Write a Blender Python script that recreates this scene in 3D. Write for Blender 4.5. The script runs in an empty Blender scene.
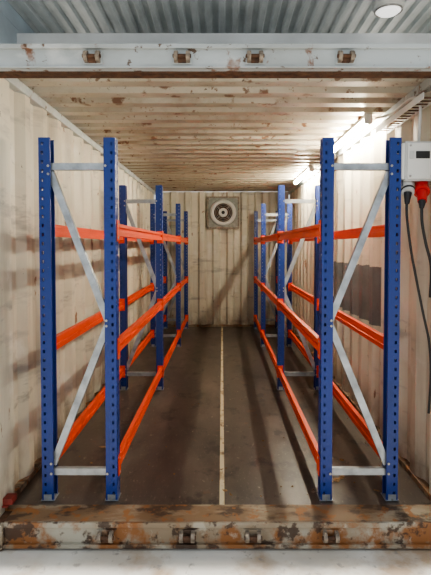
import bpy, math, random
from mathutils import Vector, Matrix
random.seed(7)
F=470.0; H=1.434
YF=2.50; YB=8.32; HW=1.175; ZC=2.39

# ------------------------------------------------------------ materials
def newmat(name):
    m=bpy.data.materials.new(name); m.use_nodes=True
    nt=m.node_tree; b=nt.nodes['Principled BSDF']
    return m,nt,b
def simple(name,col,rough=0.5,metal=0.0,noise=0.0,nscale=20,spec=None):
    m,nt,b=newmat(name)
    b.inputs['Roughness'].default_value=rough; b.inputs['Metallic'].default_value=metal
    b.inputs['Base Color'].default_value=(*col,1)
    if noise>0:
        tc=nt.nodes.new('ShaderNodeTexCoord'); n=nt.nodes.new('ShaderNodeTexNoise')
        n.inputs['Scale'].default_value=nscale; n.inputs['Detail'].default_value=6
        nt.links.new(tc.outputs['Object'],n.inputs['Vector'])
        r=nt.nodes.new('ShaderNodeValToRGB')
        r.color_ramp.elements[0].position=0.3; r.color_ramp.elements[1].position=0.7
        r.color_ramp.elements[0].color=(*[c*(1-noise) for c in col],1)
        r.color_ramp.elements[1].color=(*[min(1,c*(1+noise*0.5)) for c in col],1)
        nt.links.new(n.outputs['Fac'],r.inputs['Fac']); nt.links.new(r.outputs['Color'],b.inputs['Base Color'])
    return m
def noise_mask(nt,vec,scale,lo,hi,stretch=(1,1,1),detail=6,rough=0.6,off=(0,0,0)):
    mp=nt.nodes.new('ShaderNodeMapping'); mp.inputs['Scale'].default_value=stretch; mp.inputs['Location'].default_value=off
    nt.links.new(vec,mp.inputs['Vector'])
    n=nt.nodes.new('ShaderNodeTexNoise'); n.inputs['Scale'].default_value=scale
    n.inputs['Detail'].default_value=detail; n.inputs['Roughness'].default_value=rough
    nt.links.new(mp.outputs['Vector'],n.inputs['Vector'])
    r=nt.nodes.new('ShaderNodeMapRange'); r.inputs['From Min'].default_value=lo; r.inputs['From Max'].default_value=hi
    nt.links.new(n.outputs['Fac'],r.inputs['Value'])
    return r.outputs['Result']
def mixc(nt,fac,a,b):
    mx=nt.nodes.new('ShaderNodeMix'); mx.data_type='RGBA'
    if isinstance(fac,float): mx.inputs['Factor'].default_value=fac
    else: nt.links.new(fac,mx.inputs['Factor'])
    for i,v in ((6,a),(7,b)):
        if isinstance(v,tuple): mx.inputs[i].default_value=(*v,1)
        else: nt.links.new(v,mx.inputs[i])
    return mx.outputs[2]
def mth(nt,op,a,b=None):
    m=nt.nodes.new('ShaderNodeMath'); m.operation=op
    for i,v in enumerate((a,b)):
        if v is None: continue
        if isinstance(v,(int,float)): m.inputs[i].default_value=v
        else: nt.links.new(v,m.inputs[i])
    return m.outputs[0]
def paint(name,base,dirt,rust,layers,rough=0.55):
    m,nt,b=newmat(name)
    tc=nt.nodes.new('ShaderNodeTexCoord'); v=tc.outputs['Object']
    col=base
    for i,(c,amt,s,lo,hi,st) in enumerate(layers):
        k=noise_mask(nt,v,s,lo,hi,st,off=(i*3.7,i*1.3,i*5.1))
        col=mixc(nt,mth(nt,'MULTIPLY',k,amt),col,c)
    nt.links.new(col,b.inputs['Base Color']); b.inputs['Roughness'].default_value=rough
    return m,nt,b,tc,col
RUST=(0.20,0.075,0.025); DIRT=(0.25,0.19,0.12)
def wallmat(name,patch=False):
    base=(0.68,0.635,0.515)
    m,nt,b,tc,col=paint(name,base,DIRT,RUST,[
        ((0.52,0.475,0.375),0.7,1.6,0.42,0.62,(1,1,0.5)),
        ((0.34,0.295,0.225),0.5,5,0.52,0.68,(1,1,0.10)),
        ((0.24,0.23,0.215),0.65,2.6,0.57,0.70,(0.6,0.6,2.6)),  # horizontal grey smudges: soft rack-beam shadows painted into the wall colour
        (RUST,0.85,11,0.66,0.70,(1,1,0.4)),
        ((0.76,0.73,0.66),0.5,3,0.58,0.68,(1,1,1)),
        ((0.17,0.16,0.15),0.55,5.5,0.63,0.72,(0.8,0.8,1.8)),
        ((0.10,0.08,0.06),0.7,24,0.70,0.73,(1,1,0.6))],0.42)
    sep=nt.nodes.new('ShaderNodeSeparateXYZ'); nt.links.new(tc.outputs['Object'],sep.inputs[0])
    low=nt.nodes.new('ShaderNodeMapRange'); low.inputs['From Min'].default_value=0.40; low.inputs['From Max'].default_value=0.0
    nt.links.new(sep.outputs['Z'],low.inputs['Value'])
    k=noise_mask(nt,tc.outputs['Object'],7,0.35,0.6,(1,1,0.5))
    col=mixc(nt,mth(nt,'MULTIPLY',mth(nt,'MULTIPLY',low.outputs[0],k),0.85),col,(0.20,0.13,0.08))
    if patch:
        def rng(o,a,bb):
            return mth(nt,'MULTIPLY',mth(nt,'GREATER_THAN',o,a),mth(nt,'LESS_THAN',o,bb))
        wob=noise_mask(nt,tc.outputs['Object'],9,0.0,1.0)
        yy=mth(nt,'ADD',sep.outputs['Y'],mth(nt,'MULTIPLY',wob,0.06)); zz=mth(nt,'ADD',sep.outputs['Z'],mth(nt,'MULTIPLY',wob,0.05))
        p=mth(nt,'MULTIPLY',rng(yy,3.50,5.05),rng(zz,0.84,1.30))
        pc=noise_mask(nt,tc.outputs['Object'],5,0.35,0.65)
        col=mixc(nt,mth(nt,'MULTIPLY',p,0.95),col,mixc(nt,pc,(0.11,0.118,0.122),(0.17,0.175,0.18)))
    nt.links.new(col,b.inputs['Base Color'])
    return m
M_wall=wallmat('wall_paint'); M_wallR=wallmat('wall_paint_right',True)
M_ceil,nt,b,tc,col=paint('ceiling_paint',(0.50,0.47,0.385),DIRT,RUST,[
    ((0.36,0.315,0.235),0.8,1.3,0.40,0.60,(1,1,1)),
    ((0.23,0.155,0.09),0.6,3.0,0.52,0.68,(1,1.2,1)),
    ((0.15,0.065,0.025),0.95,7,0.60,0.66,(1,1,1)),
    ((0.15,0.075,0.035),0.9,19,0.62,0.67,(1,1,1)),
    ((0.07,0.035,0.02),0.9,30,0.66,0.70,(1,1,1))],0.30)
M_floor,nt,b,tc,col=paint('worn_plywood_floor',(0.086,0.067,0.055),DIRT,RUST,[
    ((0.045,0.036,0.031),0.8,1.8,0.42,0.62,(1.4,0.6,1)),
    ((0.145,0.120,0.100),0.6,3.2,0.50,0.70,(1.6,0.6,1)),
    ((0.025,0.020,0.018),0.85,7,0.56,0.64,(1,0.7,1)),
    ((0.27,0.235,0.195),0.65,26,0.65,0.72,(1,0.6,1)),
    ((0.19,0.165,0.14),0.5,60,0.58,0.72,(1,0.4,1)),
    ((0.18,0.085,0.04),0.5,6,0.63,0.70,(1,1,1))],0.36)
br=nt.nodes.new('ShaderNodeTexBrick'); br.offset=0.0
br.inputs['Color1'].default_value=(1,1,1,1); br.inputs['Color2'].default_value=(0.95,0.95,0.95,1); br.inputs['Mortar'].default_value=(0.6,0.57,0.55,1)
br.inputs['Scale'].default_value=1.0; br.inputs['Mortar Size'].default_value=0.003; br.inputs['Brick Width'].default_value=1.175; br.inputs['Row Height'].default_value=2.44
nt.links.new(tc.outputs['Object'],br.inputs['Vector'])
mx=nt.nodes.new('ShaderNodeMix'); mx.data_type='RGBA'; mx.blend_type='MULTIPLY'; mx.inputs['Factor'].default_value=1
nt.links.new(col,mx.inputs[6]); nt.links.new(br.outputs['Color'],mx.inputs[7]); nt.links.new(mx.outputs[2],b.inputs['Base Color'])
M_header,*_=paint('header_paint',(0.47,0.51,0.52),DIRT,RUST,[
    ((0.34,0.36,0.35),0.7,3,0.45,0.65,(0.5,1,1)),
    (RUST,0.9,6,0.60,0.65,(1,1,0.6)),
    ((0.62,0.63,0.61),0.6,6,0.55,0.65,(0.6,1,1)),
    ((0.10,0.05,0.02),0.9,16,0.62,0.66,(1,1,1))],0.5)
M_sill,*_=paint('sill_rusty_paint',(0.36,0.34,0.28),DIRT,RUST,[
    ((0.22,0.16,0.10),0.85,3,0.36,0.54,(0.6,1,1)),
    ((0.24,0.095,0.028),0.95,6,0.46,0.54,(0.8,1,0.7)),
    ((0.42,0.39,0.32),0.7,9,0.58,0.65,(1,1,1)),
    ((0.05,0.026,0.016),0.9,12,0.52,0.58,(1,1,1))],0.6)
M_thresh,*_=paint('threshold_steel',(0.20,0.125,0.07),DIRT,RUST,[
    ((0.34,0.29,0.21),0.8,6,0.48,0.6,(0.4,1,1)),
    ((0.06,0.034,0.02),0.9,9,0.50,0.58,(0.6,1,1)),
    ((0.28,0.11,0.03),0.85,14,0.54,0.60,(1,1,1))],0.6)
M_strip,*_=paint('strip_worn',(0.52,0.45,0.31),DIRT,RUST,[
    ((0.26,0.18,0.10),0.9,9,0.52,0.62,(1,0.6,1)),
    ((0.12,0.07,0.04),0.9,20,0.59,0.66,(1,0.6,1))],0.6)
M_ground,nt,b,tc,col=paint('concrete_ground',(0.66,0.64,0.59),DIRT,RUST,[
    ((0.50,0.45,0.37),0.6,2.2,0.42,0.62,(1,1,1)),
    ((0.34,0.22,0.12),0.75,2.5,0.48,0.62,(1,1,1)),
    ((0.28,0.26,0.24),0.7,18,0.6,0.68,(1,1,1))],0.8)
M_galv,nt,b,tc,col=paint('galvanised_sheet',(0.78,0.82,0.83),DIRT,RUST,[
    ((0.58,0.63,0.64),0.7,7,0.42,0.62,(1,0.5,1)),
    ((0.40,0.41,0.40),0.5,3,0.58,0.7,(1,0.4,1))],0.35)
b.inputs['Metallic'].default_value=0.25
M_brace=simple('galvanised_brace',(0.40,0.43,0.455),0.36,0.6,0.35,14)
M_blue,*_=paint('blue_powdercoat',(0.010,0.036,0.205),DIRT,RUST,[((0.012,0.03,0.13),0.6,8,0.5,0.7,(1,1,0.4)),((0.25,0.28,0.36),0.6,40,0.68,0.73,(1,1,0.5))],0.4)
M_or,*_=paint('orange_powdercoat',(0.74,0.075,0.018),DIRT,RUST,[((0.45,0.05,0.012),0.6,6,0.5,0.7,(1,0.4,1)),((0.25,0.12,0.08),0.6,40,0.69,0.73,(1,0.4,1))],0.42)
M_white=simple('white_paint',(0.70,0.73,0.75),0.5,0,0.15,4)
M_bluewhite=simple('pale_blue_paint',(0.62,0.71,0.78),0.5,0,0.2,3)
M_grey=simple('grey_plastic',(0.52,0.53,0.52),0.45,0,0.08,20)
M_lgrey=simple('light_plastic',(0.66,0.66,0.64),0.4)
M_black=simple('black_rubber',(0.015,0.015,0.016),0.5)
M_red=simple('red_plastic',(0.50,0.015,0.015),0.4)
M_redbr=simple('red_oxide',(0.22,0.03,0.02),0.6,0,0.4,30)
M_steel=simple('bolt_steel',(0.40,0.39,0.37),0.4,0.7,0.3,50)
M_rust=simple('rust',(0.11,0.055,0.03),0.8,0,0.6,25)
M_ruststeel=simple('rusty_keeper_steel',(0.28,0.23,0.18),0.55,0.2,0.6,40)
M_fan=simple('fan_metal',(0.30,0.31,0.28),0.5,0.2,0.3,15)
M_leaf=simple('dry_leaf',(0.28,0.17,0.08),0.8,0,0.4,60)
def emis(name,col,s):
    m,nt,b=newmat(name); b.inputs['Base Color'].default_value=(0.9,0.9,0.9,1)
    b.inputs['Emission Color'].default_value=(*col,1); b.inputs['Emission Strength'].default_value=s
    return m
M_tube=emis('fluorescent_diffuser',(1,0.92,0.74),250)
M_dome=emis('lamp_dome',(1,0.98,0.95),1.0)

# ------------------------------------------------------------ builder
class B:
    def __init__(s): s.v=[]; s.f=[]; s.mi=[]; s.mats=[]
    def m(s,mat):
        if mat not in s.mats: s.mats.append(mat)
        return s.mats.index(mat)
    def add(s,vs,fs,mat):
        o=len(s.v); k=s.m(mat); s.v+= [tuple(v) for v in vs]
        for f in fs: s.f.append(tuple(i+o for i in f)); s.mi.append(k)
    def box(s,x0,x1,y0,y1,z0,z1,mat):
        vs=[(x,y,z) for z in (z0,z1) for y in (y0,y1) for x in (x0,x1)]
        s.add(vs,[(0,2,3,1),(4,5,7,6),(0,1,5,4),(2,6,7,3),(0,4,6,2),(1,3,7,5)],mat)
    def obox(s,p1,p2,w,t,mat,up=(0,1,0),offu=0,offw=0):
        p1=Vector(p1);p2=Vector(p2);d=(p2-p1).normalized();u=Vector(up);u=(u-d*u.dot(d)).normalized();w_=d.cross(u)
        vs=[]
        for p in (p1,p2):
            for a in (-1,1):
                for c in (-1,1):
                    vs.append(p+w_*(offw+a*w/2)+u*(offu+c*t/2))
        s.add(vs,[(0,1,3,2),(4,6,7,5),(0,4,5,1),(2,3,7,6),(0,2,6,4),(1,5,7,3)],mat)
    def cyl(s,p1,p2,r,mat,n=16,r2=None,cap=True):
        p1=Vector(p1);p2=Vector(p2);r2=r if r2 is None else r2
        d=(p2-p1).normalized();a=Vector((0,0,1)) if abs(d.z)<0.9 else Vector((1,0,0));u=d.cross(a).normalized();w=d.cross(u)
        vs=[];
        for p,rr in ((p1,r),(p2,r2)):
            for i in range(n):
                t=2*math.pi*i/n; vs.append(p+(u*math.cos(t)+w*math.sin(t))*rr)
        fs=[(i,(i+1)%n,n+(i+1)%n,n+i) for i in range(n)]
        if cap: fs+=[tuple(range(n))[::-1],tuple(range(n,2*n))]
        s.add(vs,fs,mat)
    def ring(s,c,ax,R,r,mat,n=40,k=10):
        c=Vector(c);d=Vector(ax).normalized();a=Vector((0,0,1)) if abs(d.z)<0.9 else Vector((1,0,0));u=d.cross(a).normalized();w=d.cross(u)
        vs=[];fs=[]
        for i in range(n):
            t=2*math.pi*i/n;e=u*math.cos(t)+w*math.sin(t)
            for j in range(k):
                q=2*math.pi*j/k; vs.append(c+e*(R+r*math.cos(q))+d*r*math.sin(q))
        for i in range(n):
            for j in range(k):
                fs.append((i*k+j,((i+1)%n)*k+j,((i+1)%n)*k+(j+1)%k,i*k+(j+1)%k))
        s.add(vs,fs,mat)
    def tube(s,pts,r,mat,n=8):
        pts=[Vector(p) for p in pts]
        out=[]
        for i in range(len(pts)-1):
            p0=pts[max(i-1,0)];p1=pts[i];p2=pts[i+1];p3=pts[min(i+2,len(pts)-1)]
            for k in range(8):
                t=k/8; out.append(0.5*((2*p1)+(p2-p0)*t+(2*p0-5*p1+4*p2-p3)*t*t+(3*p1-p0-3*p2+p3)*t**3))
        out.append(pts[-1]); vs=[];fs=[];u=None
        for i,p in enumerate(out):
            d=(out[min(i+1,len(out)-1)]-out[max(i-1,0)]).normalized()
            if u is None: u=d.orthogonal().normalized()
            u=(u-d*u.dot(d)).normalized(); w=d.cross(u)
            for j in range(n):
                q=2*math.pi*j/n; vs.append(p+(u*math.cos(q)+w*math.sin(q))*r)
        for i in range(len(out)-1):
            for j in range(n): fs.append((i*n+j,i*n+(j+1)%n,(i+1)*n+(j+1)%n,(i+1)*n+j))
        fs.append(tuple(range(n))[::-1]); fs.append(tuple(range((len(out)-1)*n,len(out)*n)))
        s.add(vs,fs,mat)
    def build(s,name,parent=None,bevel=0,merge=False,solid=0,smooth=False):
        me=bpy.data.meshes.new(name); me.from_pydata(s.v,[],s.f)
        for m in s.mats: me.materials.append(m)
        for p,k in zip(me.polygons,s.mi): p.material_index=k
        import bmesh
        bm=bmesh.new(); bm.from_mesh(me)
        if merge: bmesh.ops.remove_doubles(bm,verts=bm.verts,dist=1e-5)
        bmesh.ops.recalc_face_normals(bm,faces=bm.faces); bm.to_mesh(me); bm.free()
        o=bpy.data.objects.new(name,me); bpy.context.collection.objects.link(o)
        if parent: o.parent=parent
        if solid:
            md=o.modifiers.new('solid','SOLIDIFY'); md.thickness=solid; md.offset=0
        if bevel:
            md=o.modifiers.new('bev','BEVEL'); md.width=bevel; md.segments=2; md.limit_method='ANGLE'
        return o
def empty(name,loc=(0,0,0)):
    e=bpy.data.objects.new(name,None); bpy.context.collection.objects.link(e); e.empty_display_size=0.2; return e

def profile(L,pitch,flat,slope,depth,start=0):
    pts=[];s=start;
    flat2=pitch-flat-2*slope
    while s<L:
        for ds,o in ((0,0),(flat,0),(flat+slope,depth),(flat+slope+flat2,depth)):
            if s+ds<=L and s+ds>=0: pts.append((s+ds,o))
        s+=pitch
    if pts[-1][0]<L: pts.append((L,pts[-1][1]))
    if pts[0][0]>0: pts.insert(0,(0,pts[0][1]))
    return pts
def sheet(name,pts,fn,mat,bev=0):
    b=B(); vs=[];n=len(pts)
    for p in pts: vs.append(fn(p[0],p[1],0))
    for p in pts: vs.append(fn(p[0],p[1],1))
    b.add(vs,[(i,i+1,n+i+1,n+i) for i in range(n-1)],mat)
    return b.build(name,merge=True,solid=0.002,bevel=bev)

# ------------------------------------------------------------ container shell
LEN=YB-YF
ps=profile(LEN,0.278,0.072,0.060,0.040,0.05)
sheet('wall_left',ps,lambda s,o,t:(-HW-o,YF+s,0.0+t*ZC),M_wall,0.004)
sheet('wall_right',ps,lambda s,o,t:(HW+o,YF+s,0.0+t*ZC),M_wallR,0.004)
pb=profile(2*HW,0.25,0.085,0.035,0.045,0.03)
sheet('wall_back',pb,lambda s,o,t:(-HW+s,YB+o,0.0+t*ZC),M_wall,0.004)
pc=profile(LEN,0.209,0.085,0.020,0.034,0.05)
sheet('ceiling',pc,lambda s,o,t:(-HW-0.03+t*(2*HW+0.06),YF+s,ZC+o),M_ceil,0.004)
b=B(); b.box(-HW-0.04,HW+0.04,YF,YB+0.05,-0.03,0.0,M_floor); b.build('floor')
b=B(); b.box(-0.014,0.014,YF+0.03,YB-0.005,0.0,0.003,M_strip)
b.build('trim_1')
for i,sg in enumerate((-1,1)):
    b=B(); b.box(min(sg*(HW-0.012),sg*(HW+0.045)),max(sg*(HW-0.012),sg*(HW+0.045)),YF,YB,ZC-0.055,ZC-0.002,M_header)
    b.build('trim_%d'%(2+i),bevel=0.004)
    b=B(); b.box(min(sg*(HW-0.006),sg*(HW+0.045)),max(sg*(HW-0.006),sg*(HW+0.045)),YF,YB,0.0005,0.035,M_thresh)
    b.build('baseboard_'+('left' if sg<0 else 'right'),bevel=0.003)
b=B(); b.box(-HW+0.002,HW-0.002,YB-0.008,YB+0.045,0.0005,0.035,M_thresh); b.build('baseboard_back')

def keeper(b,x,y,z,sg):
    b.box(x-0.048,x+0.048,y-0.008,y,z-0.030,z+0.030,M_header if sg>0 else M_sill)
    for e in (-1,1):
        vs=[]
        cx=x+e*0.030
        prof=[(-0.008,-0.028),(-0.035,-0.024),(-0.050,-0.006),(-0.046,0.014),(-0.028,0.028),(-0.008,0.030)]
        n=len(prof)
        for xx in (cx-0.010,cx+0.010):
            for (dy,dz) in prof: vs.append((xx,y+dy,z+dz*sg))
        b.add(vs,[tuple(range(n)),tuple(range(2*n-1,n-1,-1))]+[(i,(i+1)%n,n+(i+1)%n,n+i) for i in range(n)],M_ruststeel)
    b.cyl((x-0.046,y-0.030,z),(x+0.046,y-0.030,z),0.010,M_rust,12)
    b.box(x-0.020,x+0.020,y-0.026,y-0.006,z-0.028,z-0.004,M_rust)
fe=empty('container_door_frame')
b=B()
b.box(-1.235,1.235,2.40,2.50,2.330,2.442,M_header)
b.box(-1.235,1.235,2.38,2.412,2.424,2.446,M_header)
b.box(-1.235,1.235,2.388,2.41,2.330,2.338,M_header)
b.box(-1.18,1.18,2.44,2.52,2.322,2.331,M_rust)
for x in (-0.65,-0.20,0.165,0.62): keeper(b,x,2.398,2.380,1)
b.build('header_beam',fe,bevel=0.004)
b=B()
for sg in (-1,1):
    x0,x1=sorted((sg*1.172,sg*1.235)); b.box(x0,x1,2.40,2.50,-0.0,2.33,M_wall)
    x0,x1=sorted((sg*1.13,sg*1.26)); 
    b.box(x0,x1,2.37,2.40,-0.135,-0.115,M_sill); b.box(x0,x1,2.37,2.40,-0.03,0.0,M_sill)
    for q in (x0,x1-0.03): b.box(q,q+0.03,2.37,2.40,-0.115,-0.03,M_sill)
    b.box(x0,x1,2.40,2.52,-0.135,0.0,M_rust)
b.build('corner_posts',fe,bevel=0.004)
b=B()
b.box(-1.17,1.17,2.50,2.56,0.0,0.004,M_thresh)
b.box(-1.13,1.13,2.40,2.50,-0.008,0.006,M_thresh)
b.box(-1.13,1.13,2.395,2.425,-0.115,-0.008,M_sill)
b.box(-1.13,1.13,2.375,2.40,-0.125,-0.105,M_sill)
b.box(-1.13,1.13,2.385,2.40,-0.022,0.004,M_sill)
for x in (-0.60,-0.18,0.16,0.56): keeper(b,x,2.394,-0.062,-1)
b.build('door_sill',fe,bevel=0.003)
b=B(); b.box(-1.172,-1.12,2.47,2.53,0.05,0.085,M_redbr); b.box(-1.172,-1.14,2.46,2.54,0.04,0.05,M_redbr)
b.build('red_bracket',fe,bevel=0.003)
b=B(); b.box(-1.235,1.235,2.52,YB+0.08,2.428,2.440,M_header); b.build('outer_roof',fe)
b=B(); b.box(-1.235,1.235,2.60,YB+0.08,-0.12,-0.035,M_sill); b.build('under_frame',fe)

# ------------------------------------------------------------ ground + canopy
b=B(); b.box(-8,8,-8,14,-0.2,-0.138,M_ground); b.build('ground')
pr=profile(5.0,0.092,0.030,0.012,0.028)
sheet('canopy_roof',pr,lambda s,o,t:(-2.5+s,1.6+t*7.6,3.0+o),M_galv,0.002)
cf=empty('canopy_frame')
b=B()
b.box(-2.4,2.4,3.18,3.26,2.70,2.855,M_white); b.build('cross_beam',cf,bevel=0.004)
b=B(); b.box(-1.52,-1.37,1.65,9.1,2.60,2.885,M_bluewhite)
b.box(-1.52,-1.37,1.65,9.1,2.885,2.998,M_bluewhite); b.build('side_beam_left',cf,bevel=0.005)
b=B(); b.box(1.62,1.77,1.65,9.1,2.60,2.998,M_bluewhite); b.build('side_beam_right',cf,bevel=0.005)
b=B()
for x in (-1.445,1.695):
    for y in (1.8,9.0):
        b.box(x-0.06,x+0.06,y-0.06,y+0.06,-0.137,2.60,M_bluewhite); b.box(x-0.1,x+0.1,y-0.1,y+0.1,-0.138,-0.125,M_steel)
b.build('columns',cf,bevel=0.004)
b=B()
cx,cy=1.07,3.07
b.cyl((cx,cy,2.999),(cx,cy,2.965),0.098,M_lgrey,40)
b.cyl((cx,cy,2.965),(cx,cy,2.945),0.098,M_lgrey,40,0.085)
b.cyl((cx,cy,2.945),(cx,cy,2.930),0.078,M_dome,40,0.06)
b.ring((cx,cy,2.945),(0,0,1),0.083,0.006,M_steel)
b.build('canopy_ceiling_lamp')

# ------------------------------------------------------------ racks
PZ=2.03
def post(b,x,y,wd):
    W=0.031; D=0.035
    rows=[];z=0.006;k=0
    while z<PZ-0.03:
        rows.append((z,z+0.032,False)); rows.append((z+0.032,z+0.050,True)); z+=0.05
    rows.append((z,PZ,False))
    def strip(P,cols):
        for (a,c,h) in cols:
            for (z0,z1,hz) in rows:
                if h and hz: continue
                p0=P(a);p1=P(c)
                b.add([(p0[0],p0[1],z0),(p1[0],p1[1],z0),(p1[0],p1[1],z1),(p0[0],p0[1],z1)],[(0,1,2,3)],M_blue)
    for s in (-1,1):
        q=wd*0.012
        lo,hi=q-0.006,q+0.006
        strip(lambda u:(x+u,y+s*D),[(-W,lo,False),(lo,hi,True),(hi,W,False)])
        strip(lambda u:(x-wd*W,y+s*(D-u)),[(0,0.012,False)])
    strip(lambda u:(x+wd*W,y+u),[(-D,-0.024,False),(-0.024,-0.012,True),(-0.012,0.012,False),(0.012,0.024,True),(0.024,D,False)])
def brace(b,p1,p2,yc):
    p1=(p1[0],yc,p1[1]);p2=(p2[0],yc,p2[1])
    b.obox(p1,p2,0.038,0.003,M_brace,up=(0,1,0),offu=-0.014)
    for s in (-1,1): b.obox(p1,p2,0.003,0.028,M_brace,up=(0,1,0),offw=s*0.0175)
def rack(sgn,xi,xo,name):
    root=empty(name)
    Ys=[2.635,4.66,6.66,8.10]
    for k,y in enumerate(Ys):
        bp=B(); post(bp,xi,y,-sgn); post(bp,xo,y,sgn)
        bp.build('upright_frame_%d'%(k+1),root,merge=True,solid=0.0022)
        bb=B()
        a=xo-sgn*0.022; c=xi+sgn*0.022
        brace(bb,(a,1.875),(c,1.875),y)
        brace(bb,(a,0.158),(c,0.158),y)
        brace(bb,(a,1.845),(c,1.02),y+0.002)
        brace(bb,(c,0.99),(a,0.20),y+0.002)
        for (px,pz) in ((a,1.875),(c,1.875),(a,0.158),(c,0.158),(c,1.02),(c,0.99),(a,1.83),(a,0.215)):
            bb.cyl((px,y-0.042,pz),(px,y+0.042,pz),0.007,M_steel,8)
        for px in (xi,xo):
            bb.box(px-0.038,px+0.038,y-0.042,y+0.042,0.0045,0.0085,M_brace)
            bb.box(px-0.022,px+0.022,y-0.0385,y-0.0365,0.008,0.040,M_brace)
            bb.cyl((px-0.0,y-0.040,0.008),(px,y-0.040,0.016),0.006,M_steel,6)
        bb.build('braces_%d'%(k+1),root)
    n=0
    for k in range(3):
        y0=Ys[k]+0.036;y1=Ys[k+1]-0.036
        for z in (1.525,0.86,0.195):
            for px,wd in ((xi,-sgn),(xo,sgn)):
                n+=1
                b=B()
                xc=px+wd*0.012
                outer=xc+wd*0.020; inner=xc-wd*0.020; mid=xc-wd*0.002
                x0,x1=sorted((outer,inner)); b.box(x0,x1,y0+0.004,y1-0.004,z-0.036,z-0.006,M_or)
                x0,x1=sorted((outer-wd*0.014,mid-wd*0.006)); b.box(x0,x1,y0+0.004,y1-0.004,z-0.006,z+0.014,M_or)
                x0,x1=sorted((outer,mid-wd*0.008)); b.box(x0,x1,y0+0.004,y1-0.004,z+0.014,z+0.036,M_or)
                for yy,d in ((y0,-1),(y1,1)):
                    ya,yb=sorted((yy,yy-d*0.005)); x0,x1=sorted((px+wd*0.038,px-wd*0.02))
                    b.box(x0,x1,ya,yb,z-0.065,z+0.055,M_or)
                    ya,yb=sorted((yy-d*0.003,yy+d*0.050)); x0,x1=sorted((px+wd*0.0335,px+wd*0.0375))
                    b.box(x0,x1,ya,yb,z-0.065,z+0.055,M_or)
                    for zz in (-0.045,0.035): b.cyl((px+wd*0.037,yy+d*0.03,z+zz),(px+wd*0.041,yy+d*0.03,z+zz),0.006,M_steel,10)
                b.build('beam_%d'%n,root,bevel=0.003)
    return root
rack(-1,-0.620,-0.978,'storage_rack')
rack(1,0.585,0.955,'storage_rack.001')

# ------------------------------------------------------------ wall fan
b=B(); fy=YB-0.002; fz=2.02; fx=0.02; h=0.27
b.box(fx-h,fx+h,fy-0.018,fy,fz-h,fz+h,M_fan)
for s in (-1,1):
    b.box(fx-h-0.01,fx+h+0.01,fy-0.035,fy-0.012,fz+s*h-0.014,fz+s*h+0.014,M_ruststeel)
    b.box(fx+s*h-0.014,fx+s*h+0.014,fy-0.035,fy-0.012,fz-h,fz+h,M_ruststeel)
b.cyl((fx,fy-0.018,fz),(fx,fy-0.024,fz),0.205,M_black,48)
b.ring((fx,fy-0.045,fz),(0,1,0),0.195,0.036,M_lgrey,48,12)
b.ring((fx,fy-0.06,fz),(0,1,0),0.14,0.005,M_steel,40,8)
b.ring((fx,fy-0.06,fz),(0,1,0),0.11,0.004,M_steel,40,8)
for i in range(6):
    t=i*math.pi/3; c,s=math.cos(t),math.sin(t)
    vs=[]
    for r,wd,tw in ((0.05,0.03,0.012),(0.12,0.05,0.01),(0.16,0.055,0.006)):
        for e in (-1,1):
            vs.append((fx+c*r-s*wd*e,fy-0.038+e*tw,fz+s*r+c*wd*e))
    b.add(vs,[(0,1,3,2),(2,3,5,4)],M_rust)
b.cyl((fx,fy-0.03,fz),(fx,fy-0.085,fz),0.085,M_lgrey,32,0.07)
b.cyl((fx,fy-0.085,fz),(fx,fy-0.10,fz),0.03,M_black,20)
for t in (0.785,2.356,3.927,5.498):
    b.obox((fx,fy-0.065,fz),(fx+0.21*math.cos(t),fy-0.06,fz+0.21*math.sin(t)),0.012,0.008,M_steel)
for sx in (-1,1):
    for sz in (-1,1): b.cyl((fx+sx*0.24,fy-0.018,fz+sz*0.24),(fx+sx*0.24,fy-0.03,fz+sz*0.24),0.012,M_steel,8)
b.build('wall_ventilation_fan',smooth=False)

# ------------------------------------------------------------ lamps
def batten(name,x,y0,y1):
    root=empty(name)
    b=B(); z=ZC-0.001
    b.box(x-0.022,x+0.022,y0+0.03,y1-0.03,z-0.022,z,M_lgrey)
    for y in (y0,y1-0.03): b.box(x-0.028,x+0.028,y,y+0.03,z-0.070,z,M_lgrey)
    b.build('housing',root,bevel=0.003)
    b=B(); b.cyl((x,y0+0.03,z-0.050),(x,y1-0.03,z-0.050),0.018,M_tube,16)
    b.build('tube',root)
    return root
l1=batten('fluorescent_batten_light',1.06,3.42,4.62)
batten('fluorescent_batten_light.001',1.06,5.60,6.80)
b=B(); b.tube([(1.08,4.60,2.345),(1.11,4.66,2.33),(1.14,4.8,2.322),(1.14,5.2,2.322),(1.13,5.50,2.325),(1.08,5.59,2.35)],0.009,M_lgrey); b.build('conduit',l1)

# ------------------------------------------------------------ electrics on right wall
er=empty('power_distribution_box')
b=B()
b.box(1.00,1.165,2.58,2.80,1.79,2.005,M_grey)
b.box(0.985,1.00,2.585,2.795,1.80,1.995,M_lgrey)
b.box(1.01,1.155,2.572,2.58,1.80,1.995,M_lgrey)
for x in (1.025,1.14):
    for z in (1.815,1.98): b.cyl((x,2.572,z),(x,2.566,z),0.006,M_steel,10)
b.box(1.055,1.13,2.568,2.573,1.91,1.95,M_black)
b.box(1.02,1.045,2.568,2.573,1.91,1.95,M_grey)
b.build('enclosure',er,bevel=0.006)
b=B()
b.cyl((1.115,2.64,1.795),(1.10,2.60,1.745),0.036,M_red,24,0.033)
b.cyl((1.10,2.60,1.745),(1.094,2.583,1.727),0.042,M_red,24)
b.cyl((1.094,2.583,1.727),(1.08,2.545,1.675),0.030,M_red,24,0.024)
b.cyl((1.08,2.545,1.675),(1.072,2.53,1.64),0.020,M_black,20,0.012)
b.cyl((1.035,2.64,1.795),(1.025,2.60,1.745),0.030,M_lgrey,24)
b.ring((1.025,2.60,1.742),(0.1,0.6,0.8),0.030,0.008,M_black,30,8)
b.cyl((1.025,2.60,1.742),(1.02,2.59,1.725),0.034,M_grey,24)
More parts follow.
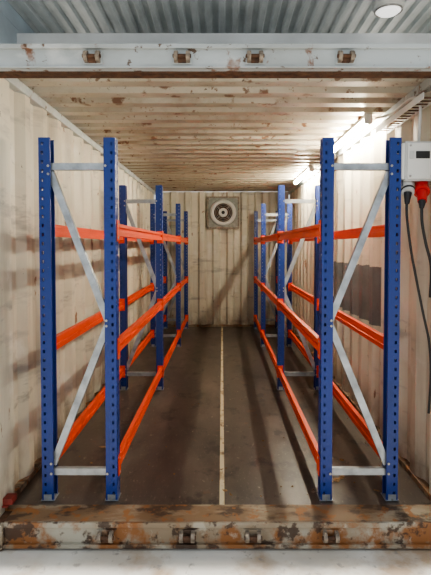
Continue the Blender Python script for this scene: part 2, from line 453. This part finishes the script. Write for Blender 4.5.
b.cyl((1.02,2.59,1.725),(1.01,2.575,1.665),0.022,M_black,20,0.012)
b.build('sockets',er)
b=B()
b.tube([(1.01,2.575,1.675),(1.008,2.57,1.60),(1.03,2.565,1.42),(1.065,2.565,1.24),(1.105,2.57,1.06),(1.142,2.575,0.90),(1.155,2.58,0.72),(1.155,2.6,0.50)],0.007,M_black)
b.tube([(1.072,2.53,1.645),(1.075,2.53,1.56),(1.10,2.54,1.45),(1.14,2.56,1.32),(1.155,2.60,1.15)],0.008,M_black)
b.tube([(1.12,2.70,2.0),(1.125,2.70,2.1),(1.135,2.72,2.25),(1.14,2.85,2.32),(1.14,3.2,2.325),(1.10,3.38,2.345)],0.009,M_lgrey)
b.build('cables',er)
b=B()
for i in range(13):
    y=2.56+i*0.06
    b.box(1.085,1.165,y,y+0.022,2.235,2.238,M_rust)
b.box(1.082,1.086,2.55,3.34,2.225,2.262,M_lgrey); b.box(1.165,1.169,2.55,3.34,2.225,2.262,M_lgrey)
b.build('cable_tray',er)

# ------------------------------------------------------------ debris (one object)
b=B()
def chip(x,y,s):
    a=random.random()*6.28; vs=[]
    n=7
    for i in range(n):
        t=a+i*2*math.pi/n; r=s*(0.6+0.5*random.random())*(1.3 if i%3==0 else 0.8)
        vs.append((x+r*math.cos(t),y+0.7*r*math.sin(t),0.003+random.random()*0.010))
    b.add(vs+[(x,y,0.014)],[(i,(i+1)%n,n) for i in range(n)],M_leaf)
for x,y,s in ((0.70,2.83,0.035),(0.74,2.86,0.028),(0.66,2.80,0.02),(-0.84,3.3,0.03),(-0.80,3.25,0.02),(-0.86,3.05,0.02),(0.3,3.4,0.01),(-0.3,2.9,0.01),(0.42,2.75,0.012),(0.05,2.66,0.012),(0.80,3.1,0.02),(-1.0,2.75,0.02),(0.02,2.70,0.015),(0.9,2.7,0.02)):
    chip(x,y,s)
for i in range(60): chip(random.uniform(-1.1,1.1),random.uniform(2.62,4.5),random.uniform(0.003,0.008))
b.build('dry_leaf_debris')

# ------------------------------------------------------------ world, sun
w=bpy.data.worlds.new('world'); bpy.context.scene.world=w; w.use_nodes=True
bg=w.node_tree.nodes['Background']; bg.inputs['Color'].default_value=(0.88,0.94,1.0,1); bg.inputs['Strength'].default_value=1.0
sun=bpy.data.lights.new('sun','SUN'); sun.energy=5.5; sun.angle=0.03; sun.color=(1,0.96,0.9)
so=bpy.data.objects.new('sun',sun); bpy.context.collection.objects.link(so)
so.rotation_euler=Vector((-0.06,0.2,-1)).to_track_quat('-Z','Y').to_euler()

# ------------------------------------------------------------ camera
cam=bpy.data.cameras.new('camera'); co=bpy.data.objects.new('camera',cam); bpy.context.collection.objects.link(co)
cam.sensor_fit='AUTO'; cam.sensor_width=36; cam.lens=F/575*36
pitch=math.radians(1.7)
co.location=(0,0,H); co.rotation_euler=(math.pi/2-pitch,0,0)
off=F*math.tan(pitch)
cam.shift_y=-(41.5-off)/575; cam.shift_x=-6.5/575
cam.clip_start=0.05
bpy.context.scene.camera=co
try: bpy.context.scene.view_settings.look='AgX - Medium High Contrast'
except Exception as e: print(e)
